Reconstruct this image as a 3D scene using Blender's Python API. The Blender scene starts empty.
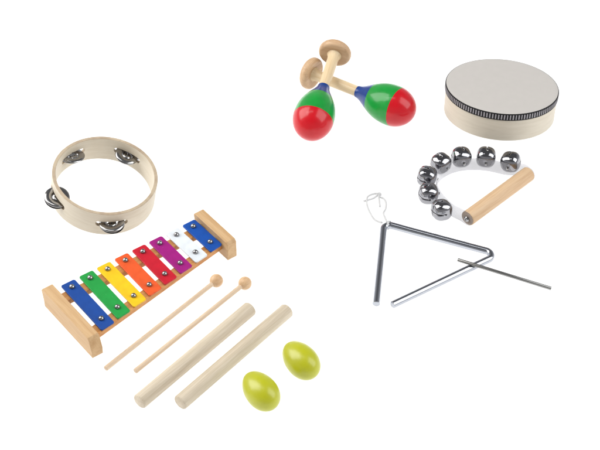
import bpy, bmesh, math, random
from mathutils import Vector, Matrix

random.seed(4)
S = 0.01                       # everything below is written in centimetres
scene = bpy.context.scene
C = scene.collection
rad = math.radians

# ------------------------------------------------------------------ camera
E_, D_ = rad(42.5), 220.0
cam_d = bpy.data.cameras.new('camera')
cam = bpy.data.objects.new('camera', cam_d)
C.objects.link(cam)
pos = Vector((0, -D_ * math.cos(E_), D_ * math.sin(E_)))
f = (-pos).normalized()
right = Vector((1, 0, 0))
up = right.cross(f)
r_ = rad(1.0)
R_ = right * math.cos(r_) + up * math.sin(r_)
U_ = -right * math.sin(r_) + up * math.cos(r_)
m = Matrix((R_, U_, -f)).transposed().to_4x4()
m.translation = pos * S
cam.matrix_world = m
cam_d.sensor_width = 36
cam_d.lens = 7.0 * D_ / 600 * 36
cam_d.clip_start = 0.05
cam_d.clip_end = 100
scene.camera = cam

# ------------------------------------------------------------------ light
world = bpy.data.worlds.new('World')
scene.world = world
world.use_nodes = True
nt = world.node_tree
bg = nt.nodes['Background']
tc = nt.nodes.new('ShaderNodeTexCoord')
sx = nt.nodes.new('ShaderNodeSeparateXYZ')
rp = nt.nodes.new('ShaderNodeValToRGB')
nt.links.new(tc.outputs['Generated'], sx.inputs[0])
nt.links.new(sx.outputs['Z'], rp.inputs[0])
nt.links.new(rp.outputs[0], bg.inputs[0])
rp.color_ramp.elements[0].position = 0.40          # pale walls round a darker ceiling
rp.color_ramp.elements[0].color = (0.55, 0.55, 0.565, 1)
rp.color_ramp.elements[1].position = 0.66
rp.color_ramp.elements[1].color = (0.19, 0.19, 0.197, 1)
bg.inputs[1].default_value = 1.0


def softbox(name, az, el, dist, sx_, sy_, power, tint=(1, 1, 1)):
    l = bpy.data.lights.new(name, 'AREA')
    l.shape = 'RECTANGLE'
    l.size, l.size_y = sx_, sy_
    l.energy = power
    l.color = tint
    o = bpy.data.objects.new(name, l)
    C.objects.link(o)
    a, e = rad(az), rad(el)
    p = Vector((math.sin(a) * math.cos(e), -math.cos(a) * math.cos(e), math.sin(e))) * dist
    o.location = p
    o.rotation_euler = (-p).to_track_quat('-Z', 'Y').to_euler()
    return o


softbox('softbox_key', -104, 42, 2.9, 2.0, 2.8, 116, (1, 0.985, 0.96))
softbox('softbox_fill', 80, 43, 2.9, 2.0, 2.8, 76, (0.97, 0.985, 1))
softbox('added_strip', -96, 73, 2.6, 0.30, 1.7, 7.5)  # added overhead strip, puts a bright stripe along the triangle's rod
# added lamp under the white sheet: shines up through it to wash out shadows
tl_ = bpy.data.lights.new('added_underlamp', 'AREA')
tl_.shape = 'SQUARE'
tl_.size = 4.6
tl_.energy = 118
tl_o = bpy.data.objects.new('added_underlamp', tl_)
C.objects.link(tl_o)
tl_o.location = (0, 0, -0.5)
tl_o.rotation_euler = (math.pi, 0, 0)

scene.view_settings.view_transform = 'Standard'
scene.view_settings.look = 'None'
scene.view_settings.exposure = 0.0
scene.view_settings.gamma = 1.0


# ------------------------------------------------------------------ materials
def lin(c):
    return tuple((x / 255 / 12.92) if x / 255 <= 0.04045 else ((x / 255 + 0.055) / 1.055) ** 2.4 for x in c) + (1,)


def base(name, col, rough=0.5, metal=0.0, coat=0.0, spec=0.5, coat_rough=0.05):
    mt = bpy.data.materials.new(name)
    mt.use_nodes = True
    b = mt.node_tree.nodes['Principled BSDF']
    b.inputs['Base Color'].default_value = tuple(col[:3]) + (1,)
    b.inputs['Roughness'].default_value = rough
    b.inputs['Metallic'].default_value = metal
    b.inputs['Coat Weight'].default_value = coat
    b.inputs['Coat Roughness'].default_value = coat_rough
    b.inputs['Specular IOR Level'].default_value = spec
    return mt, mt.node_tree, b


def noise_bump(nt, b, scale, strength, dist=0.0002):
    t = nt.nodes.new('ShaderNodeTexCoord')
    n = nt.nodes.new('ShaderNodeTexNoise')
    n.inputs['Scale'].default_value = scale
    n.inputs['Detail'].default_value = 4
    bp = nt.nodes.new('ShaderNodeBump')
    bp.inputs['Strength'].default_value = strength
    bp.inputs['Distance'].default_value = dist
    nt.links.new(t.outputs['Object'], n.inputs['Vector'])
    nt.links.new(n.outputs['Fac'], bp.inputs['Height'])
    nt.links.new(bp.outputs[0], b.inputs['Normal'])


def wood(name, dark, light, axis='X', grain=1.0, rough=0.55, rings=0.35):
    mt, nt, b = base(name, light, rough, spec=0.3)
    N, L = nt.nodes, nt.links
    t = N.new('ShaderNodeTexCoord')
    oi = N.new('ShaderNodeObjectInfo')
    ad = N.new('ShaderNodeVectorMath')
    ad.operation = 'ADD'
    mp = N.new('ShaderNodeMapping')
    k = {'X': (6, 130, 130), 'Y': (130, 6, 130), 'Z': (130, 130, 6)}[axis]
    mp.inputs['Scale'].default_value = tuple(v * grain for v in k)
    L.new(t.outputs['Object'], ad.inputs[0])
    L.new(oi.outputs['Random'], ad.inputs[1])
    L.new(ad.outputs[0], mp.inputs['Vector'])
    n1 = N.new('ShaderNodeTexNoise')
    n1.inputs['Scale'].default_value = 1.0
    n1.inputs['Detail'].default_value = 5
    n1.inputs['Roughness'].default_value = 0.6
    n1.inputs['Distortion'].default_value = 0.6
    L.new(mp.outputs[0], n1.inputs['Vector'])
    mp2 = N.new('ShaderNodeMapping')
    mp2.inputs['Scale'].default_value = tuple(v * 7 * grain for v in k)
    L.new(ad.outputs[0], mp2.inputs['Vector'])
    n2 = N.new('ShaderNodeTexNoise')
    n2.inputs['Scale'].default_value = 1.0
    n2.inputs['Detail'].default_value = 3
    L.new(mp2.outputs[0], n2.inputs['Vector'])
    mx = N.new('ShaderNodeMix')
    mx.data_type = 'FLOAT'
    mx.inputs[0].default_value = rings
    L.new(n1.outputs['Fac'], mx.inputs[2])
    L.new(n2.outputs['Fac'], mx.inputs[3])
    cr = N.new('ShaderNodeValToRGB')
    cr.color_ramp.elements[0].position = 0.36
    cr.color_ramp.elements[0].color = tuple(dark[:3]) + (1,)
    cr.color_ramp.elements[1].position = 0.6
    cr.color_ramp.elements[1].color = tuple(light[:3]) + (1,)
    L.new(mx.outputs[0], cr.inputs[0])
    L.new(cr.outputs[0], b.inputs['Base Color'])
    bp = N.new('ShaderNodeBump')
    bp.inputs['Strength'].default_value = 0.25
    bp.inputs['Distance'].default_value = 0.0001
    L.new(n2.outputs['Fac'], bp.inputs['Height'])
    L.new(bp.outputs[0], b.inputs['Normal'])
    return mt


def paint(name, col, rough=0.35, coat=0.3, var=0.06, bump=0.15, scale=260):
    mt, nt, b = base(name, col, rough, coat=coat, coat_rough=0.08)
    N, L = nt.nodes, nt.links
    t = N.new('ShaderNodeTexCoord')
    n = N.new('ShaderNodeTexNoise')
    n.inputs['Scale'].default_value = 90
    n.inputs['Detail'].default_value = 6
    hv = N.new('ShaderNodeHueSaturation')
    hv.inputs['Color'].default_value = tuple(col[:3]) + (1,)
    mr = N.new('ShaderNodeMapRange')
    mr.inputs['To Min'].default_value = 1 - var * 2
    mr.inputs['To Max'].default_value = 1 + var * 2
    L.new(t.outputs['Object'], n.inputs['Vector'])
    L.new(n.outputs['Fac'], mr.inputs[0])
    L.new(mr.outputs[0], hv.inputs['Value'])
    L.new(hv.outputs[0], b.inputs['Base Color'])
    noise_bump(nt, b, scale, bump, 0.00015)
    return mt


def dim(c, k):
    l_ = lin(c)
    return tuple(x * k for x in l_[:3]) + (1,)


K = 0.80
M = {}
M['birch'] = wood('birch_ply', dim((212, 200, 176), K), dim((232, 222, 202), K), 'X', 0.6, 0.5)
M['birch_edge'] = wood('ply_edge', dim((170, 150, 126), 0.74), dim((208, 190, 164), 0.74), 'X', 1.0, 0.65)
M['beech'] = wood('beech', dim((212, 170, 120), 0.62), dim((232, 194, 146), 0.62), 'Y', 1.0, 0.5)
M['beech_rail'] = wood('beech_rail', dim((184, 124, 66), K), dim((214, 156, 96), K), 'X', 1.0, 0.5)
M['beech_handle'] = wood('beech_handle', dim((214, 175, 133), 0.66), dim((234, 201, 162), 0.66), 'X', 1.0, 0.5)
M['pale_stick'] = wood('pale_stick', dim((222, 192, 160), 0.66), dim((240, 216, 186), 0.66), 'X', 1.0, 0.55)
M['mallet_head'] = wood('mallet_head', dim((218, 176, 132), 0.68), dim((240, 206, 164), 0.68), 'X', 0.8, 0.4)
M['clave'] = wood('clave_wood', dim((198, 182, 156), 0.73), dim((224, 210, 187), 0.73), 'X', 0.7, 0.5)
M['maraca_handle'] = wood('maraca_handle', dim((226, 196, 152), 0.7), dim((246, 224, 184), 0.7), 'X', 0.9, 0.38)
M['maraca_knob'] = wood('maraca_knob', dim((190, 152, 114), 0.74), dim((216, 182, 144), 0.74), 'Y', 0.9, 0.38)

BARCOL = {'blue': (12, 76, 165), 'green': (28, 168, 70), 'yellow': (255, 204, 20), 'orange': (250, 98, 40),
          'red': (214, 18, 46), 'purple': (164, 14, 128), 'white': (232, 238, 243), 'bright_blue': (10, 84, 182)}
for k_, c_ in BARCOL.items():
    M['bar_' + k_] = paint('bar_' + k_, dim(c_, (0.68 if k_ in ('yellow', 'purple') else 0.62) if k_ != 'white' else 0.70), 0.45, 0.0, 0.10, 0.35, 700)
    M['bar_' + k_].node_tree.nodes['Principled BSDF'].inputs['Specular IOR Level'].default_value = 0.3
M['m_red'] = paint('gloss_red', dim((214, 20, 34), 0.66), 0.30, 0.30, 0.05, 0.05, 120)
M['m_green'] = paint('gloss_green', dim((28, 160, 62), 0.66), 0.30, 0.30, 0.12, 0.05, 120)
M['m_blue'] = paint('gloss_blue', dim((8, 66, 150), 0.62), 0.30, 0.30, 0.12, 0.05, 120)
M['egg'] = paint('lime_plastic', dim((205, 207, 26), 0.60), 0.36, 0.12, 0.03, 0.1, 1200)
M['egg'].node_tree.nodes['Principled BSDF'].inputs['Subsurface Weight'].default_value = 0.0


def metal(name, col, rough, bump=0.0, scale=300):
    mt, nt, b = base(name, col, rough, 1.0)
    if bump:
        noise_bump(nt, b, scale, bump, 0.0001)
    return mt


M['chrome'] = metal('chrome', (0.38, 0.395, 0.43), 0.17, 0.05, 200)
M['bell'] = metal('bell_nickel', (0.27, 0.27, 0.285), 0.09, 0.08, 150)
M['jingle'] = metal('jingle_steel', (0.36, 0.355, 0.35), 0.16, 0.15, 300)
M['steel_dark'] = metal('dark_steel', (0.21, 0.208, 0.20), 0.33, 0.2, 600)
M['screw'] = metal('screw_steel', (0.30, 0.30, 0.30), 0.13)
M['black'], _, _ = base('dark_gap', (0.012, 0.012, 0.012), 0.6)
M['skin'] = paint('drum_skin', dim((214, 209, 203), 0.61), 0.55, 0.0, 0.02, 0.2, 500)
M['braid_black'] = paint('braid_black', (0.006, 0.006, 0.007), 0.7, 0.0, 0.1, 0.4, 900)
M['braid_grey'] = paint('braid_grey', dim((150, 146, 150), 0.8), 0.7, 0.0, 0.1, 0.4, 900)
M['string'] = paint('white_cord', (0.47, 0.47, 0.47), 0.8, 0.0, 0.05, 0.5, 2500)

for k_ in ('m_red', 'm_green', 'm_blue', 'braid_black'):
    b_ = M[k_].node_tree.nodes['Principled BSDF']
    b_.inputs['Specular IOR Level'].default_value = 0.2
    b_.inputs['Coat Roughness'].default_value = 0.12

for k_ in BARCOL:
    nt_ = M['bar_' + k_].node_tree
    b_ = nt_.nodes['Principled BSDF']
    src = b_.inputs['Base Color'].links[0].from_socket
    tc_ = nt_.nodes.new('ShaderNodeTexCoord')
    oi_ = nt_.nodes.new('ShaderNodeObjectInfo')
    ad_ = nt_.nodes.new('ShaderNodeVectorMath')
    nt_.links.new(tc_.outputs['Object'], ad_.inputs[0])
    nt_.links.new(oi_.outputs['Random'], ad_.inputs[1])
    nz_ = nt_.nodes.new('ShaderNodeTexNoise')
    nz_.inputs['Scale'].default_value = 420
    nz_.inputs['Detail'].default_value = 2
    nt_.links.new(ad_.outputs[0], nz_.inputs['Vector'])
    rr_ = nt_.nodes.new('ShaderNodeValToRGB')
    rr_.color_ramp.elements[0].position = 0.745
    rr_.color_ramp.elements[0].color = (0, 0, 0, 1)
    rr_.color_ramp.elements[1].position = 0.80
    rr_.color_ramp.elements[1].color = (0.45, 0.45, 0.45, 1)
    nt_.links.new(nz_.outputs['Fac'], rr_.inputs[0])
    mx_ = nt_.nodes.new('ShaderNodeMix')
    mx_.data_type = 'RGBA'
    nt_.links.new(rr_.outputs[0], mx_.inputs[0])
    nt_.links.new(src, mx_.inputs[6])
    mx_.inputs[7].default_value = (0.55, 0.56, 0.58, 1)
    nt_.links.new(mx_.outputs[2], b_.inputs['Base Color'])

# clear milky strap
mt, nt, b = base('clear_strap', (0.5, 0.5, 0.51), 0.35, spec=0.5)
tr = nt.nodes.new('ShaderNodeBsdfTransparent')
tr.inputs[0].default_value = (0.79, 0.79, 0.80, 1)
ms = nt.nodes.new('ShaderNodeMixShader')
ms.inputs[0].default_value = 0.13
out = nt.nodes['Material Output']
nt.links.new(tr.outputs[0], ms.inputs[1])
nt.links.new(b.outputs[0], ms.inputs[2])
nt.links.new(ms.outputs[0], out.inputs['Surface'])
M['strap'] = mt

# white table
mt, nt, b = base('white_surface', (0.93, 0.93, 0.93), 0.8, spec=0.1)
tl2 = nt.nodes.new('ShaderNodeBsdfTranslucent')
tl2.inputs[0].default_value = (0.93, 0.93, 0.93, 1)
ms = nt.nodes.new('ShaderNodeMixShader')
ms.inputs[0].default_value = 0.5
nt.links.new(b.outputs[0], ms.inputs[1])
nt.links.new(tl2.outputs[0], ms.inputs[2])
nt.links.new(ms.outputs[0], nt.nodes['Material Output'].inputs['Surface'])
M['floor'] = mt


# ------------------------------------------------------------------ helpers
def link(name, bm, mats, parent=None, smooth=True, bevel=0.0, angle=40):
    me = bpy.data.meshes.new(name)
    bmesh.ops.recalc_face_normals(bm, faces=bm.faces)
    for v in bm.verts:
        v.co *= S
    bm.to_mesh(me)
    bm.free()
    if not isinstance(mats, (list, tuple)):
        mats = [mats]
    for x in mats:
        me.materials.append(x)
    o = bpy.data.objects.new(name, me)
    C.objects.link(o)
    if parent:
        o.parent = parent
    if smooth:
        me.shade_smooth()
        me.set_sharp_from_angle(angle=rad(angle))
    if bevel:
        bv = o.modifiers.new('bevel', 'BEVEL')
        bv.width = bevel * S
        bv.segments = 3
        bv.limit_method = 'ANGLE'
        bv.angle_limit = rad(30)
        bv.harden_normals = False
    return o


def thing(name, label, cat, loc=(0, 0, 0), rot=None, group=None):
    o = bpy.data.objects.new(name, None)
    o.empty_display_size = 0.02
    C.objects.link(o)
    o.location = Vector(loc) * S
    if rot is not None:
        o.rotation_euler = rot.to_euler() if isinstance(rot, Matrix) else rot
    o['label'] = label
    o['category'] = cat
    if group:
        o['group'] = group
    return o


def tag(o, label, cat, group=None):
    o['label'] = label
    o['category'] = cat
    if group:
        o['group'] = group
    return o


def axes(d, upv=Vector((0, 0, 1))):
    """rotation with local X along d and local Z as near to up as it can be"""
    x = Vector(d).normalized()
    z = (upv - x * upv.dot(x)).normalized()
    y = z.cross(x)
    return Matrix((x, y, z)).transposed()


def lathe(profile, seg=64, axis='X', mat_of=None, bm=None):
    """profile: list of (s, r) along the axis, capped where r is 0"""
    bm = bm or bmesh.new()
    rings = []
    for s, r in profile:
        if r < 1e-5:
            co = (s, 0, 0) if axis == 'X' else (0, 0, s)
            rings.append([bm.verts.new(co)])
        else:
            ring = []
            for i in range(seg):
                a = 2 * math.pi * i / seg
                ca, sa = r * math.cos(a), r * math.sin(a)
                ring.append(bm.verts.new((s, ca, sa) if axis == 'X' else (ca, sa, s)))
            rings.append(ring)
    for k in range(len(rings) - 1):
        A, B = rings[k], rings[k + 1]
        if len(A) == 1 and len(B) == 1:
            continue
        for i in range(seg):
            j = (i + 1) % seg
            if len(A) == 1:
                fc = bm.faces.new((A[0], B[i], B[j]))
            elif len(B) == 1:
                fc = bm.faces.new((A[i], A[j], B[0]))
            else:
                fc = bm.faces.new((A[i], A[j], B[j], B[i]))
            if mat_of:
                fc.material_index = mat_of(k)
    return bm


def tube(path, r, seg=20, cap=True, bm=None, taper=None):
    bm = bm or bmesh.new()
    pts = [Vector(p) for p in path]
    n = len(pts)
    t0 = (pts[1] - pts[0]).normalized()
    nrm = t0.orthogonal().normalized()
    rings = []
    for i, p in enumerate(pts):
        if i == 0:
            t = t0
        elif i == n - 1:
            t = (pts[-1] - pts[-2]).normalized()
        else:
            t = ((pts[i + 1] - p).normalized() + (p - pts[i - 1]).normalized()).normalized()
        nrm = (nrm - t * nrm.dot(t)).normalized()
        bn = t.cross(nrm)
        rr = r if taper is None else r * taper[i]
        rings.append([bm.verts.new(p + (nrm * math.cos(2 * math.pi * k / seg) + bn * math.sin(2 * math.pi * k / seg)) * rr) for k in range(seg)])
    for a, b2 in zip(rings, rings[1:]):
        for k in range(seg):
            j = (k + 1) % seg
            bm.faces.new((a[k], a[j], b2[j], b2[k]))
    if cap:
        bm.faces.new(list(reversed(rings[0])))
        bm.faces.new(rings[-1])
    return bm


def catmull(pts, n=8, closed=False):
    pts = [Vector(p) for p in pts]
    outp = []
    m_ = len(pts)
    rng = range(m_ if closed else m_ - 1)
    for i in rng:
        if closed:
            p0, p1, p2, p3 = pts[(i - 1) % m_], pts[i], pts[(i + 1) % m_], pts[(i + 2) % m_]
        else:
            p0, p1, p2, p3 = pts[max(i - 1, 0)], pts[i], pts[i + 1], pts[min(i + 2, m_ - 1)]
        for k in range(n):
            t = k / n
            outp.append(0.5 * ((2 * p1) + (-p0 + p2) * t + (2 * p0 - 5 * p1 + 4 * p2 - p3) * t * t + (-p0 + 3 * p1 - 3 * p2 + p3) * t ** 3))
    if not closed:
        outp.append(pts[-1])
    return outp


def box(x0, x1, y0, y1, z0, z1, bm=None):
    bm = bm or bmesh.new()
    v = [bm.verts.new((x, y, z)) for z in (z0, z1) for x, y in ((x0, y0), (x1, y0), (x1, y1), (x0, y1))]
    for q in ((3, 2, 1, 0), (4, 5, 6, 7), (0, 1, 5, 4), (1, 2, 6, 5), (2, 3, 7, 6), (3, 0, 4, 7)):
        bm.faces.new([v[i] for i in q])
    return bm


def extrude_poly(poly, fn0, fn1, bm=None):
    """prism between two lifted copies of a 2D outline"""
    bm = bm or bmesh.new()
    a = [bm.verts.new(fn0(*p)) for p in poly]
    b2 = [bm.verts.new(fn1(*p)) for p in poly]
    bm.faces.new(list(reversed(a)))
    bm.faces.new(b2)
    n = len(poly)
    for i in range(n):
        j = (i + 1) % n
        bm.faces.new((a[i], a[j], b2[j], b2[i]))
    return bm


def rounded_rect(x0, x1, y0a, y0b, y1, r, n=6):
    """corner order ccw; y0a / y0b are the front y at x0 / x1"""
    cs = [((x0 + r, y0a + r), 180), ((x1 - r, y0b + r), 270), ((x1 - r, y1 - r), 0), ((x0 + r, y1 - r), 90)]
    o = []
    for (cx, cy), a0 in cs:
        for k in range(n + 1):
            a = rad(a0 + 90 * k / n)
            o.append((cx + r * math.cos(a), cy + r * math.sin(a)))
    return o


# ------------------------------------------------------------------ the surface
bm = bmesh.new()
bmesh.ops.create_grid(bm, x_segments=2, y_segments=2, size=230)
fl = link('white_surface', bm, M['floor'], smooth=False)
fl['kind'] = 'structure'

# ------------------------------------------------------------------ tambourine
RT, HT, TT = 7.49, 4.31, 0.50
Mt = Matrix.Rotation(rad(6.5), 3, 'X') @ Matrix.Rotation(rad(9.62), 3, 'Y')
nz = Mt @ Vector((0, 0, 1))
tamb = thing('tambourine', 'round pale wooden tambourine with metal jingles in slots', 'tambourine',
             (-28.51, 4.09, RT * math.sqrt(1 - nz.z ** 2)), Mt)
JA = [-76, -150, 137, 66]          # directions of the slots
SL, SH = 2.35, 0.48                # half length, half height of a slot
zc = HT * 0.53
NC = 720


def slot_half(th):
    for a in JA:
        d = (th - a + 180) % 360 - 180
        s_ = abs(rad(d)) * RT
        if s_ < SL:
            e = SL - s_
            return SH if e >= SH else math.sqrt(max(0, SH * SH - (SH - e) ** 2))
    return 0.0


bm = bmesh.new()
cols = []
c_ = 0.05
for i in range(NC):
    th = 360 * i / NC
    h = slot_half(th)
    ct, st = math.cos(rad(th)), math.sin(rad(th))

    def P(r, z):
        return bm.verts.new((r * ct, r * st, z))
    o0, o1 = RT, RT - TT
    col = {}
    col['ob'] = P(o0, c_); col['ob2'] = P(o0 - c_, 0); col['ib2'] = P(o1 + c_, 0); col['ib'] = P(o1, c_)
    col['ot'] = P(o0, HT - c_); col['ot2'] = P(o0 - c_, HT); col['it2'] = P(o1 + c_, HT); col['it'] = P(o1, HT - c_)
    col['ol'] = P(o0, zc - h); col['il'] = P(o1, zc - h)
    if h > 0:
        col['oh'] = P(o0, zc + h); col['ih'] = P(o1, zc + h)
    else:
        col['oh'] = col['ol']; col['ih'] = col['il']
    col['h'] = h
    cols.append(col)


def quad(bm, vs, mi=0):
    u = []
    for v in vs:
        if v not in u:
            u.append(v)
    if len(u) > 2:
        fc = bm.faces.new(u)
        fc.material_index = mi


for i in range(NC):
    a, b2 = cols[i], cols[(i + 1) % NC]
    for k1, k2, mi in (('ob', 'ol', 0), ('oh', 'ot', 0), ('ib', 'il', 0), ('ih', 'it', 0), ('ot', 'ot2', 1), ('ot2', 'it2', 1),
                       ('it2', 'it', 1), ('ob', 'ob2', 1), ('ob2', 'ib2', 1), ('ib2', 'ib', 1)):
        quad(bm, (a[k1], b2[k1], b2[k2], a[k2]), mi)
    if a['h'] > 0 or b2['h'] > 0:
        quad(bm, (a['ol'], b2['ol'], b2['il'], a['il']), 1)
        quad(bm, (a['oh'], b2['oh'], b2['ih'], a['ih']), 1)


def wood_ring(name, dark, light):
    """thin veneer bent into a ring: grain follows the ring (angle, height)"""
    mt, nt, b = base(name, light, 0.5, spec=0.3)
    N, L = nt.nodes, nt.links
    t = N.new('ShaderNodeTexCoord'); sp = N.new('ShaderNodeSeparateXYZ')
    L.new(t.outputs['Object'], sp.inputs[0])
    at = N.new('ShaderNodeMath'); at.operation = 'ARCTAN2'
    L.new(sp.outputs['Y'], at.inputs[0]); L.new(sp.outputs['X'], at.inputs[1])
    sn = N.new('ShaderNodeMath'); sn.operation = 'SINE'; L.new(at.outputs[0], sn.inputs[0])
    cs = N.new('ShaderNodeMath'); cs.operation = 'COSINE'; L.new(at.outputs[0], cs.inputs[0])
    zz = N.new('ShaderNodeMath'); zz.operation = 'MULTIPLY'; zz.inputs[1].default_value = 260
    L.new(sp.outputs['Z'], zz.inputs[0])
    cb = N.new('ShaderNodeCombineXYZ')
    for src, i_ in ((sn, 0), (cs, 1)):
        mm = N.new('ShaderNodeMath'); mm.operation = 'MULTIPLY'; mm.inputs[1].default_value = 2.2
        L.new(src.outputs[0], mm.inputs[0]); L.new(mm.outputs[0], cb.inputs[i_])
    L.new(zz.outputs[0], cb.inputs[2])
    n = N.new('ShaderNodeTexNoise'); n.inputs['Scale'].default_value = 1.0; n.inputs['Detail'].default_value = 6
    n.inputs['Roughness'].default_value = 0.65
    L.new(cb.outputs[0], n.inputs['Vector'])
    cr = N.new('ShaderNodeValToRGB')
    cr.color_ramp.elements[0].position = 0.33; cr.color_ramp.elements[0].color = tuple(dark[:3]) + (1,)
    cr.color_ramp.elements[1].position = 0.58; cr.color_ramp.elements[1].color = tuple(light[:3]) + (1,)
    L.new(n.outputs['Fac'], cr.inputs[0]); L.new(cr.outputs[0], b.inputs['Base Color'])
    bp = N.new('ShaderNodeBump'); bp.inputs['Strength'].default_value = 0.15; bp.inputs['Distance'].default_value = 0.0001
    L.new(n.outputs['Fac'], bp.inputs['Height']); L.new(bp.outputs[0], b.inputs['Normal'])
    return mt


M['birch_edge'] = wood_ring('ring_ply_edge', dim((176, 154, 130), 0.70), dim((204, 186, 160), 0.70))
M['ring'] = wood_ring('bent_birch', dim((226, 213, 189), 0.67), dim((234, 223, 202), 0.67))
link('frame', bm, [M['ring'], M['birch_edge']], tamb)


def jingle_disc(flip):
    s = -1 if flip else 1
    t = 0.035
    outer = [(0.02, 0.16), (0.10, 0.30), (0.35, 0.34), (0.62, 0.28), (0.82, 0.10), (0.92, 0.03), (1.25, 0.0), (1.62, 0.02), (1.75, 0.09), (1.80, 0.16)]
    prof = [(z * s, r) for r, z in outer] + [((z - t) * s, r) for r, z in reversed(outer)]
    prof.append(prof[0])
    bm_ = bmesh.new()
    lathe(prof, 48, 'Z', None, bm_)
    bmesh.ops.remove_doubles(bm_, verts=bm_.verts, dist=1e-4)
    return bm_


jt = [(3, 2), (-9, 4), (4, 9), (5, -3)]
for (a, tl) in zip(JA, jt):
    rr = RT - TT / 2 - (0.35 if a > 0 else 0.0)
    p = Vector((rr * math.cos(rad(a)), rr * math.sin(rad(a)), zc))
    jr = bpy.data.objects.new('jingle', None)
    C.objects.link(jr)
    jr.parent = tamb
    jr.location = p * S
    jr.rotation_euler = (rad(tl[0]), rad(tl[1]), rad(a))
    d1 = link('jingle_disc', jingle_disc(True), M['jingle'], jr)
    d1.location = (0, 0, 0.23 * S)
    d1.rotation_euler = (rad(3), rad(-3), 0)
    d2 = link('jingle_disc', jingle_disc(False), M['jingle'], jr)
    d2.location = (0, 0, -0.23 * S)
    d2.rotation_euler = (rad(-2), rad(4), 0)
    pin = link('jingle_pin', lathe([(-0.62, 0), (-0.62, 0.07), (0.62, 0.07), (0.62, 0)], 12, 'Z'), M['screw'], jr)

# ------------------------------------------------------------------ glockenspiel
xyl = thing('glockenspiel', 'wooden glockenspiel with eight coloured metal bars held by screws', 'glockenspiel',
            (-22.02, -10.44, 0), (0, 0, rad(38.7)))
PITCH, BW = 2.845, 1.09
BACK = 2.30


def front(x):
    return -6.154 + 0.176 * x


names = ['blue', 'green', 'yellow', 'orange', 'red', 'purple', 'white', 'bright_blue']
says = ['long deep blue bar', 'green bar', 'yellow bar', 'orange bar', 'red bar', 'purple bar', 'white bar', 'short bright blue bar']
for i, nme in enumerate(names):
    x = (i - 3.5) * PITCH
    rot_z = rad(random.uniform(-1.0, 1.0))
    f0, f1 = front(x - BW), front(x + BW)
    fm = (f0 + f1) / 2
    cy = (BACK + fm) / 2
    hl = (BACK - fm) / 2
    outl = rounded_rect(-BW, BW, -hl - 0.09, -hl + 0.09, hl, 0.30)
    bm = extrude_poly(outl, lambda a, b_: (a, b_, 0), lambda a, b_: (a, b_, 0.22))
    bar = link('bar', bm, M['bar_' + nme], xyl, bevel=0.05)
    bar.location = Vector((x, cy, 2.18)) * S
    bar.rotation_euler = (0, 0, rot_z)
    bar['label'] = says[i]
    for sy in (1.10, -6.25 + 0.168 * (x + 9.96)):
        sc = link('screw', lathe([(0, 0), (0, 0.37), (0.10, 0.39), (0.22, 0.36), (0.34, 0.28), (0.42, 0.15), (0.44, 0.0)], 28, 'Z'), M['screw'], bar)
        sc.location = Vector((0, sy - cy, 0.222)) * S

# rails
xl, xr = -12.0, 11.2
for y0, y1, dy in ((-0.30, 1.35, 0.0), (None, None, 0)):
    if y0 is not None:
        outl = [(xl, y0), (xr, y0), (xr, y1), (xl, y1)]
    else:
        outl = [(xl, front(xl) + 0.22), (xr, front(xr) + 0.22), (xr, front(xr) + 1.9), (xl, front(xl) + 1.9)]
    bm = extrude_poly(outl, lambda a, b_: (a, b_, 1.15), lambda a, b_: (a, b_, 1.98))
    link('rail', bm, M['beech_rail'], xyl, bevel=0.04)
# felt strips the bars lie on (thin, under every bar)
for which in (0, 1):
    bm = bmesh.new()
    for i in range(8):
        x = (i - 3.5) * PITCH
        y = 1.10 if which == 0 else -6.25 + 0.168 * (x + 9.96)
        box(x - 0.5, x + 0.5, y - 0.45, y + 0.45, 1.975, 2.19, bm)
    link('felt_pad', bm, M['black'], xyl, smooth=False)

# end blocks: side outline (y, z), thickness along x
Hh = 3.15


def block(x0, x1, yb, yf, ybb, yfb):
    # bottom back, bottom front, chamfer, top front, top back, chamfer
    prof = [(ybb, 0.0), (yfb, 0.0), (yfb - 0.02, 1.15), (yf - 0.32, Hh - 0.35), (yf, Hh), (yb, Hh), (yb + 0.25, Hh - 0.35), (ybb + 0.02, 1.2)]
    bm_ = bmesh.new()
    a = [bm_.verts.new((x0, y, z)) for y, z in prof]
    b_ = [bm_.verts.new((x1, y, z)) for y, z in prof]
    bm_.faces.new(a)
    bm_.faces.new(list(reversed(b_)))
    for i in range(len(prof)):
        j = (i + 1) % len(prof)
        bm_.faces.new((a[i], b_[i], b_[j], a[j]))
    return bm_


link('end_block', block(-13.65, -12.0, 2.55, -8.75, 2.45, -9.55), M['beech'], xyl, bevel=0.09)
link('end_block', block(11.2, 12.75, 2.60, -4.95, 2.5, -5.32), M['beech'], xyl, bevel=0.09)


# ------------------------------------------------------------------ round-bar things lying on the surface
def rod_thing(name, label, cat, p0, p1, group=None):
    p0, p1 = Vector(p0), Vector(p1)
    d = p1 - p0
    return thing(name, label, cat, p0, axes(d), group), d.length


# mallets: head centre, stick end (plane coordinates found from the photograph)
for (hx, hy), (ex, ey), lab in (((-11.28, -12.55), (-24.78, -28.50), 'wooden mallet beside the glockenspiel, ball head nearest its purple bar'),
                                ((-7.36, -12.95), (-20.92, -28.85), 'wooden mallet between the other mallet and the thick round sticks')):
    t, L_ = rod_thing('mallet', lab, 'mallet', (hx, hy, 0.93), (ex, ey, 0.36), 'pair of mallets')
    bm = lathe([(-0.93 * math.cos(rad(a)), 0.93 * math.sin(rad(a)) if 0 < a < 180 else 0) for a in range(0, 181, 6)], 40)
    link('mallet_head', bm, M['mallet_head'], t)
    link('stick', lathe([(0.80, 0), (0.80, 0.33), (L_ - 0.06, 0.36), (L_, 0.30), (L_, 0)], 28), M['pale_stick'], t)

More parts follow.
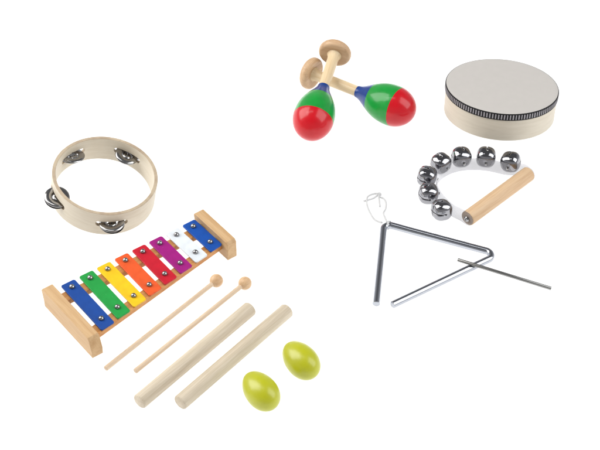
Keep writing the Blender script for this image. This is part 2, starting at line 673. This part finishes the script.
for (ax, ay), (bx, by), lab in (((-19.85, -34.62), (-6.45, -17.80), 'thick round wooden rhythm stick beside the two mallets'),
                                ((-14.72, -34.66), (-1.48, -18.0), 'thick round wooden rhythm stick beside the green egg shakers')):
    rr = 1.025
    t, L_ = rod_thing('rhythm_stick', lab, 'rhythm stick', (ax, ay, rr), (bx, by, rr), 'pair of rhythm sticks')
    t_ = 0.16
    st = link('stick', lathe([(0, 0), (0, rr - t_), (0.05, rr - 0.07), (t_, rr), (L_ - t_, rr), (L_ - 0.05, rr - 0.07), (L_, rr - t_), (L_, 0)], 56), M['clave'], t)
    # one-piece thing: keep the mesh itself as the object
    st.parent = None
    st.location = t.location
    st.rotation_euler = t.rotation_euler
    tag(st, lab, 'rhythm stick', 'pair of rhythm sticks')
    st.name = 'rhythm_stick'
    bpy.data.objects.remove(t)

# ------------------------------------------------------------------ egg shakers
for (ex, ey), ang, lab in (((-4.6, -33.3), -56, 'lime green egg shaker lower down, nearer the rhythm sticks\' near ends'),
                           ((0.4, -27.95), -55, 'lime green egg shaker higher up, farther right of the rhythm sticks')):
    Ae, Be = 3.13, 2.08
    prof = []
    for a in range(0, 181, 4):
        x = -Ae * math.cos(rad(a))
        k_ = 1 + 0.10 * (x / Ae)            # blunter towards +x
        if a == 88:                         # fine moulding seam
            k_ *= 0.992
        prof.append((x, Be * math.sin(rad(a)) * k_ if 0 < a < 180 else 0))
    bm = lathe(prof, 64)
    e = link('egg_shaker', bm, M['egg'])
    e.location = Vector((ex, ey, 2.09)) * S
    e.rotation_euler = (0, 0, rad(ang))
    tag(e, lab, 'egg shaker', 'pair of egg shakers')

# ------------------------------------------------------------------ frame drum
RD, HD = 8.60, 4.72
Md = Matrix.Rotation(rad(-8.09), 3, 'X') @ Matrix.Rotation(rad(1.25), 3, 'Y')
nd = Md @ Vector((0, 0, 1))
drum = thing('hand_drum', 'shallow round hand drum with grey skin, pale wooden shell and black braid', 'drum',
             (30.39, 25.21, RD * math.sqrt(1 - nd.z ** 2)), Md)
M['shell'] = wood_ring('drum_shell', dim((221, 210, 190), 0.64), dim((229, 219, 200), 0.64))
link('shell', lathe([(0.0, RD - 0.62), (0, RD - 0.18), (0.06, RD - 0.12), (HD - 0.12, RD - 0.08), (HD - 0.12, RD - 0.6), (0.0, RD - 0.62)], 160, 'Z'),
     M['shell'], drum)
link('skin', lathe([(HD - 1.0, RD - 0.045), (HD - 0.14, RD - 0.03), (HD - 0.04, RD - 0.08), (HD, RD - 0.2), (HD + 0.01, RD - 0.6), (HD + 0.015, 4), (HD + 0.02, 0)], 160, 'Z'),
     M['skin'], drum)
bm = lathe([(HD - 1.14, RD - 0.04), (HD - 1.14, RD + 0.03), (HD - 0.12, RD + 0.04), (HD - 0.05, RD - 0.0), (HD - 0.05, RD - 0.06)], 240, 'Z')
NT = 124
for i in range(NT):
    a = 2 * math.pi * i / NT
    ca, sa = math.cos(a), math.sin(a)
    hw = 0.095 * random.uniform(0.85, 1.12)
    jz = random.uniform(-0.03, 0.03)
    g = bmesh.new()
    vs = []
    R0 = RD + 0.02
    for rr in (R0, R0 + 0.05):
        for z, off in ((HD - 0.97 + jz, -hw), (HD - 0.97 - jz, hw), (HD - 0.22 + jz, hw), (HD - 0.22 - jz, -hw)):
            vs.append(bm.verts.new((rr * ca - off * sa, rr * sa + off * ca, z)))
    for q in ((4, 5, 6, 7), (0, 1, 5, 4), (1, 2, 6, 5), (2, 3, 7, 6), (3, 0, 4, 7)):
        fc = bm.faces.new([vs[k] for k in q])
        fc.material_index = 1
    g.free()
link('braid_trim', bm, [M['braid_black'], M['braid_grey']], drum)


# ------------------------------------------------------------------ maracas
def maraca(head, knob, lab, red=-0.32, blue=3.8):
    h, k = Vector(head), Vector(knob)
    L_ = (k - h).length
    t = thing('maraca', lab, 'maraca', h, axes(k - h), 'crossed pair of maracas')
    key = [(-3.8, 0), (0, 3.15), (2.0, 2.80), (4.1, 1.80), (5.3, 1.22), (6.1, 0.98), (6.6, 0.90)]
    prof = []
    for a in range(0, 91, 3):
        prof.append((-3.8 * math.cos(rad(a)), 3.15 * math.sin(rad(a))))
    body = catmull([(s, r, 0) for s, r in [(-0.3, 3.14), (0, 3.15), (1.0, 3.10), (2.0, 2.92), (3.0, 2.58), (4.0, 2.08), (4.8, 1.62), (5.5, 1.24), (6.05, 1.02), (6.5, 0.93)]], 10)
    prof += [(p.x, p.y) for p in body if p.x > 0.03]
    prof += [(6.52, 0.86), (6.3, 0.5), (6.3, 0)]

    def mo(i):
        s = (prof[i][0] + prof[i + 1][0]) / 2
        return 2 if s < red else (1 if s < blue else 0)
    hd = link('head', lathe(prof, 72, 'X', mo), [M['m_blue'], M['m_green'], M['m_red']], t)
    hprof = [(6.2, 0), (6.2, 0.80), (6.9, 0.84), (8.5, 0.86), (10.5, 0.86), (L_ - 1.6, 0.86), (L_ - 1.0, 0.95), (L_ - 0.62, 1.15), (L_ - 0.3, 1.05), (L_ - 0.3, 0)]
    link('handle', lathe(hprof, 48), M['maraca_handle'], t)
    kb = [(-0.55, 0), (-0.55, 1.2), (-0.62, 1.7), (-0.64, 2.05), (-0.52, 2.32), (-0.25, 2.45), (0.05, 2.48), (0.35, 2.40), (0.65, 2.14), (0.86, 1.7), (1.0, 1.1), (1.05, 0.5), (1.06, 0)]
    kb = [(L_ + s * 1.05, r * 1.045) for s, r in kb]
    cm = catmull([(s, r, 0) for s, r in kb[2:]], 4)
    kb = kb[:2] + [(p.x, max(p.y, 0)) for p in cm]
    kb[-1] = (kb[-1][0], 0)
    link('knob', lathe(kb, 72), M['maraca_knob'], t)
    return t


maraca((13.86, 23.98, 3.15), (1.36, 32.75, 2.45), 'green, red and blue maraca lying underneath, its head to the right', -0.8, 3.7)
maraca((1.78, 20.62, 3.15), (5.02, 33.95, 5.65), 'green, red and blue maraca lying on top, its red head towards the front')

# ------------------------------------------------------------------ triangle
def fillet(P0, P1, P2, r, n=14):
    """points of the round bend of radius r at P1"""
    a, b_ = (P0 - P1).normalized(), (P2 - P1).normalized()
    th = a.angle(b_)
    dist = r / math.tan(th / 2)
    cen = P1 + (a + b_).normalized() * (r / math.sin(th / 2))
    s0, s1 = P1 + a * dist, P1 + b_ * dist
    v0, v1 = s0 - cen, s1 - cen
    return [cen + v0.slerp(v1, k / n) for k in range(n + 1)]


RB = 0.50
A, c1, c2, B_ = [Vector((x, y, RB)) for x, y in ((10.47, -16.1), (12.01, 0.05), (27.9, -5.88), (12.67, -16.14))]
path = [A - (c1 - A).normalized() * -0.10, *[A.lerp(c1, k / 6) for k in (1, 2, 3, 4)], *fillet(A, c1, c2, 0.95), *[c1.lerp(c2, k / 8) for k in (2, 3, 4, 5, 6)],
        *fillet(c1, c2, B_, 0.98), *[c2.lerp(B_, k / 8) for k in (2, 3, 4, 5, 6, 7)], B_]
d0 = (path[0] - path[1]).normalized()
d1_ = (path[-1] - path[-2]).normalized()
path = [path[0] + d0 * 0.09] + path + [path[-1] + d1_ * 0.09]
tri_o = Vector((17, -8, 0))
bm = tube([p - tri_o for p in path], RB, 32, True, None, [0.78] + [1.0] * (len(path) - 2) + [0.78])
tri = thing('triangle_instrument', 'bent chrome triangle open at its lower corner, with white string', 'triangle', tri_o)
link('bent_rod', bm, M['chrome'], tri)
loop = [(11.72, 0.41, .35), (10.74, 1.23, .12), (10.06, 2.71, .10), (9.66, 4.43, .10), (9.65, 5.52, .12), (9.78, 6.19, .14),
        (10.44, 6.73, .16), (11.39, 6.89, .18), (11.59, 6.23, .16), (12.16, 5.81, .12), (12.43, 4.94, .1), (12.32, 3.63, .1), (12.0, 2.76, .1),
        (12.19, 1.69, .12), (12.44, 0.53, .35)]
wrap = []
# coil round the bar next to the corner
wc = Vector((12.62, -0.24, RB))
ax = (c2 - c1).normalized()
side = Vector((0, 0, 1)).cross(ax)
for k in range(0, 41):
    a = math.pi * 0.30 + 2 * math.pi * 2 * k / 40
    wrap.append(wc + ax * (-0.14 + 0.28 * k / 40) + (side * math.cos(a) + Vector((0, 0, 1)) * math.sin(a)) * (RB + 0.09))
sp = catmull([Vector(p) for p in loop], 6)
bm = tube([p - tri_o for p in sp], 0.15, 12)
tube([p - tri_o for p in wrap], 0.085, 10, True, bm)
for tl in ([(11.38, 6.67, .26), (10.71, 5.92, .18), (9.83, 5.53, .1), (9.17, 5.25, .1)], [(11.38, 6.67, .26), (11.46, 5.13, .1), (11.53, 4.09, .1)]):
    tube([p - tri_o for p in catmull([Vector(p) for p in tl], 5)], 0.15, 10, True, bm)
kn = Vector((11.42, 6.70, 0.25)) - tri_o
kp = [kn + Vector((0.2 * math.sin(t) + 0.1 * math.sin(2 * t), 0.17 * math.cos(2 * t), 0.10 * math.sin(3 * t))) for t in [2 * math.pi * q / 28 for q in range(28)]]
tube(kp, 0.15, 8, True, bm)
link('string', bm, M['string'], tri)

p0, p1 = Vector((21.87, -8.14, 1.47)), Vector((34.55, -12.24, 0.26))
bm = lathe([(0, 0), (0, 0.22), (0.04, 0.25), ((p1 - p0).length - 0.04, 0.25), ((p1 - p0).length, 0.22), ((p1 - p0).length, 0)], 24)
bt = link('triangle_beater', bm, M['steel_dark'])
bt.location = p0 * S
bt.rotation_euler = axes(p1 - p0).to_euler()
tag(bt, 'thin dark steel rod resting across the side of the chrome triangle', 'beater')

# ------------------------------------------------------------------ hand bells
h0, h1 = Vector((23.89, 0.72, 1.16)), Vector((33.60, 10.80, 1.16))
u_ = (h1 - h0).normalized()
LH = (h1 - h0).length
hb = thing('bell_handle_instrument', 'curved clear strap with seven silver jingle bells screwed to a wooden handle', 'hand bells', (h0.x, h0.y, 0), axes(u_))
inv = (Matrix.Translation(Vector((h0.x, h0.y, 0))) @ axes(u_).to_4x4()).inverted()
hn = link('handle', lathe([(0, 0), (0, 1.04), (0.04, 1.10), (0.12, 1.145), (LH - 0.12, 1.145), (LH - 0.04, 1.10), (LH, 1.04), (LH, 0)], 56), M['beech_handle'], hb)
hn.location = (0, 0, 1.16 * S)
bells = [(20.24, 2.12), (18.51, 5.65), (18.51, 9.43), (20.71, 12.50), (23.83, 14.03), (27.53, 14.13), (31.10, 13.10)]
inn = [(0.93, 0.38), (0.97, 0.15), (0.97, -0.25), (0.65, -0.75), (0.25, -0.97), (-0.08, -1.0), (-0.40, -0.92)]
RBell = 1.46
inpts = [Vector((b[0] + i_[0] * (RBell + 0.02), b[1] + i_[1] * (RBell + 0.02), 0)) for b, i_ in zip(bells, inn)]
q_ = Vector((-u_.y, u_.x, 0))
ctrl = [Vector((h0.x, h0.y, 0)) - u_ * 0.10 - q_ * 1.05, Vector((h0.x, h0.y, 0)) - u_ * 0.10, Vector((h0.x, h0.y, 0)) - u_ * 0.06 + q_ * 1.3] + inpts +        [Vector((h1.x, h1.y, 0)) + u_ * 0.06 + q_ * 1.2, Vector((h1.x, h1.y, 0)) + u_ * 0.10, Vector((h1.x, h1.y, 0)) + u_ * 0.10 - q_ * 1.05]
cl = catmull(ctrl, 10)
n_ = len(cl)
bm = bmesh.new()
dist = [0]
for a, b_ in zip(cl, cl[1:]):
    dist.append(dist[-1] + (b_ - a).length)
tot = dist[-1]
TH = 0.11
rows = []
for i, p in enumerate(cl):
    t = (cl[min(i + 1, n_ - 1)] - cl[max(i - 1, 0)]).normalized()
    nn = Vector((-t.y, t.x, 0))
    e = min(dist[i], tot - dist[i])
    hh = 1.12 if e > 1.12 else max(0.12, math.sqrt(max(0, 1.12 ** 2 - (1.12 - e) ** 2)))
    row = []
    for k in range(7):
        z = 1.18 - hh + 2 * hh * k / 6
        row.append((bm.verts.new(inv @ (p + nn * TH / 2 + Vector((0, 0, z)))), bm.verts.new(inv @ (p - nn * TH / 2 + Vector((0, 0, z))))))
    rows.append(row)
for i in range(n_ - 1):
    a, b_ = rows[i], rows[i + 1]
    for k in range(6):
        bm.faces.new((a[k][0], b_[k][0], b_[k + 1][0], a[k + 1][0]))
        bm.faces.new((a[k][1], a[k + 1][1], b_[k + 1][1], b_[k][1]))
    bm.faces.new((a[0][0], a[0][1], b_[0][1], b_[0][0]))
    bm.faces.new((a[6][0], b_[6][0], b_[6][1], a[6][1]))
for row in (rows[0], rows[-1]):
    for k in range(6):
        bm.faces.new((row[k][0], row[k + 1][0], row[k + 1][1], row[k][1]))
link('strap', bm, M['strap'], hb)
scp = [(0, 0), (0.0, 0.40), (0.08, 0.42), (0.2, 0.34), (0.27, 0.2), (0.27, 0.13), (0.14, 0.10), (0.14, 0)]
for x, sg in ((-0.17, -1), (LH + 0.17, 1)):
    s1 = link('screw', lathe(scp, 28), M['screw'], hb)
    s1.location = (x * S, 0, 1.18 * S)
    if sg < 0:
        s1.rotation_euler = (0, 0, math.pi)


def bell_mesh():
    """round jingle bell, pole +X is the outward side with the crossed slots"""
    bm_ = bmesh.new()
    R = RBell
    rows_ = 36
    q = 14
    slot_end = 84

    def co(phi, az):
        # slightly squared sphere
        s, c0 = math.sin(phi), math.cos(phi)
        e = 2.7
        x, y, z = c0, s * math.cos(az), s * math.sin(az)
        k = (abs(x) ** e + abs(y) ** e + abs(z) ** e) ** (1 / e)
        return Vector((x * 0.98, y, z)) * (R / k)
    w = 0.075
    for qd in range(4):
        prev = None
        for i in range(rows_ + 1):
            phi = rad(3.2) + (math.pi - rad(3.2)) * i / rows_
            deg = math.degrees(phi)
            if deg < slot_end:
                dl = math.asin(min(0.707, w / max(1e-3, R * math.sin(phi))))
            elif deg < slot_end + 9:
                dl = math.asin(min(0.7, 0.15 / R)) * math.sqrt(max(0, 1 - ((deg - slot_end - 4.5) / 4.5) ** 2))
            else:
                dl = 0
            a0, a1 = qd * math.pi / 2 + dl, (qd + 1) * math.pi / 2 - dl
            row = [bm_.verts.new(co(phi, a0 + (a1 - a0) * k / q)) for k in range(q + 1)]
            if prev:
                for k in range(q):
                    bm_.faces.new((prev[k], prev[k + 1], row[k + 1], row[k]))
            prev = row
    bmesh.ops.remove_doubles(bm_, verts=bm_.verts, dist=2e-3)
    for g in list(bm_.faces):
        if g.calc_area() < 1e-9:
            bm_.faces.remove(g)
    # raised seam round the middle
    return bm_


first = None
for bi, (b, i_) in enumerate(zip(bells, inn)):
    outw = -Vector((i_[0], i_[1], 0))
    mw = axes(outw + Vector((0, 0, 0.10)))
    mw = mw @ Matrix.Rotation(rad([10, 0, 4, -6, 8, 3, -12][bi]), 3, 'X')
    full = inv @ (Matrix.Translation(Vector((b[0], b[1], RBell + 0.02))) @ mw.to_4x4())
    if first is None:
        o = link('bell', bell_mesh(), M['bell'], hb, angle=50)
        sol = o.modifiers.new('shell', 'SOLIDIFY')
        sol.thickness = 0.07 * S
        sol.offset = -1
        rv = link('rivet', lathe([(0, 0), (0, 0.20), (-0.05, 0.21), (-0.12, 0.17), (-0.16, 0.08), (-0.17, 0)], 20), M['screw'], o)
        rv.location = (-(RBell + 0.10) * S, 0, 0)
        cl_ = link('clapper', lathe([(-0.45 * math.cos(rad(a)), 0.45 * math.sin(rad(a)) if 0 < a < 180 else 0) for a in range(0, 181, 15)], 20), M['black'], o)
        cl_.location = (0.1 * S, 0, -0.8 * S)
        first = (o, rv, cl_)
    else:
        o = first[0].copy()
        C.objects.link(o)
        for x in first[1:]:
            y = x.copy()
            C.objects.link(y)
            y.parent = o
    o.parent = hb
    loc, qn, _ = full.decompose()
    o.location = loc * S
    o.rotation_euler = qn.to_euler()
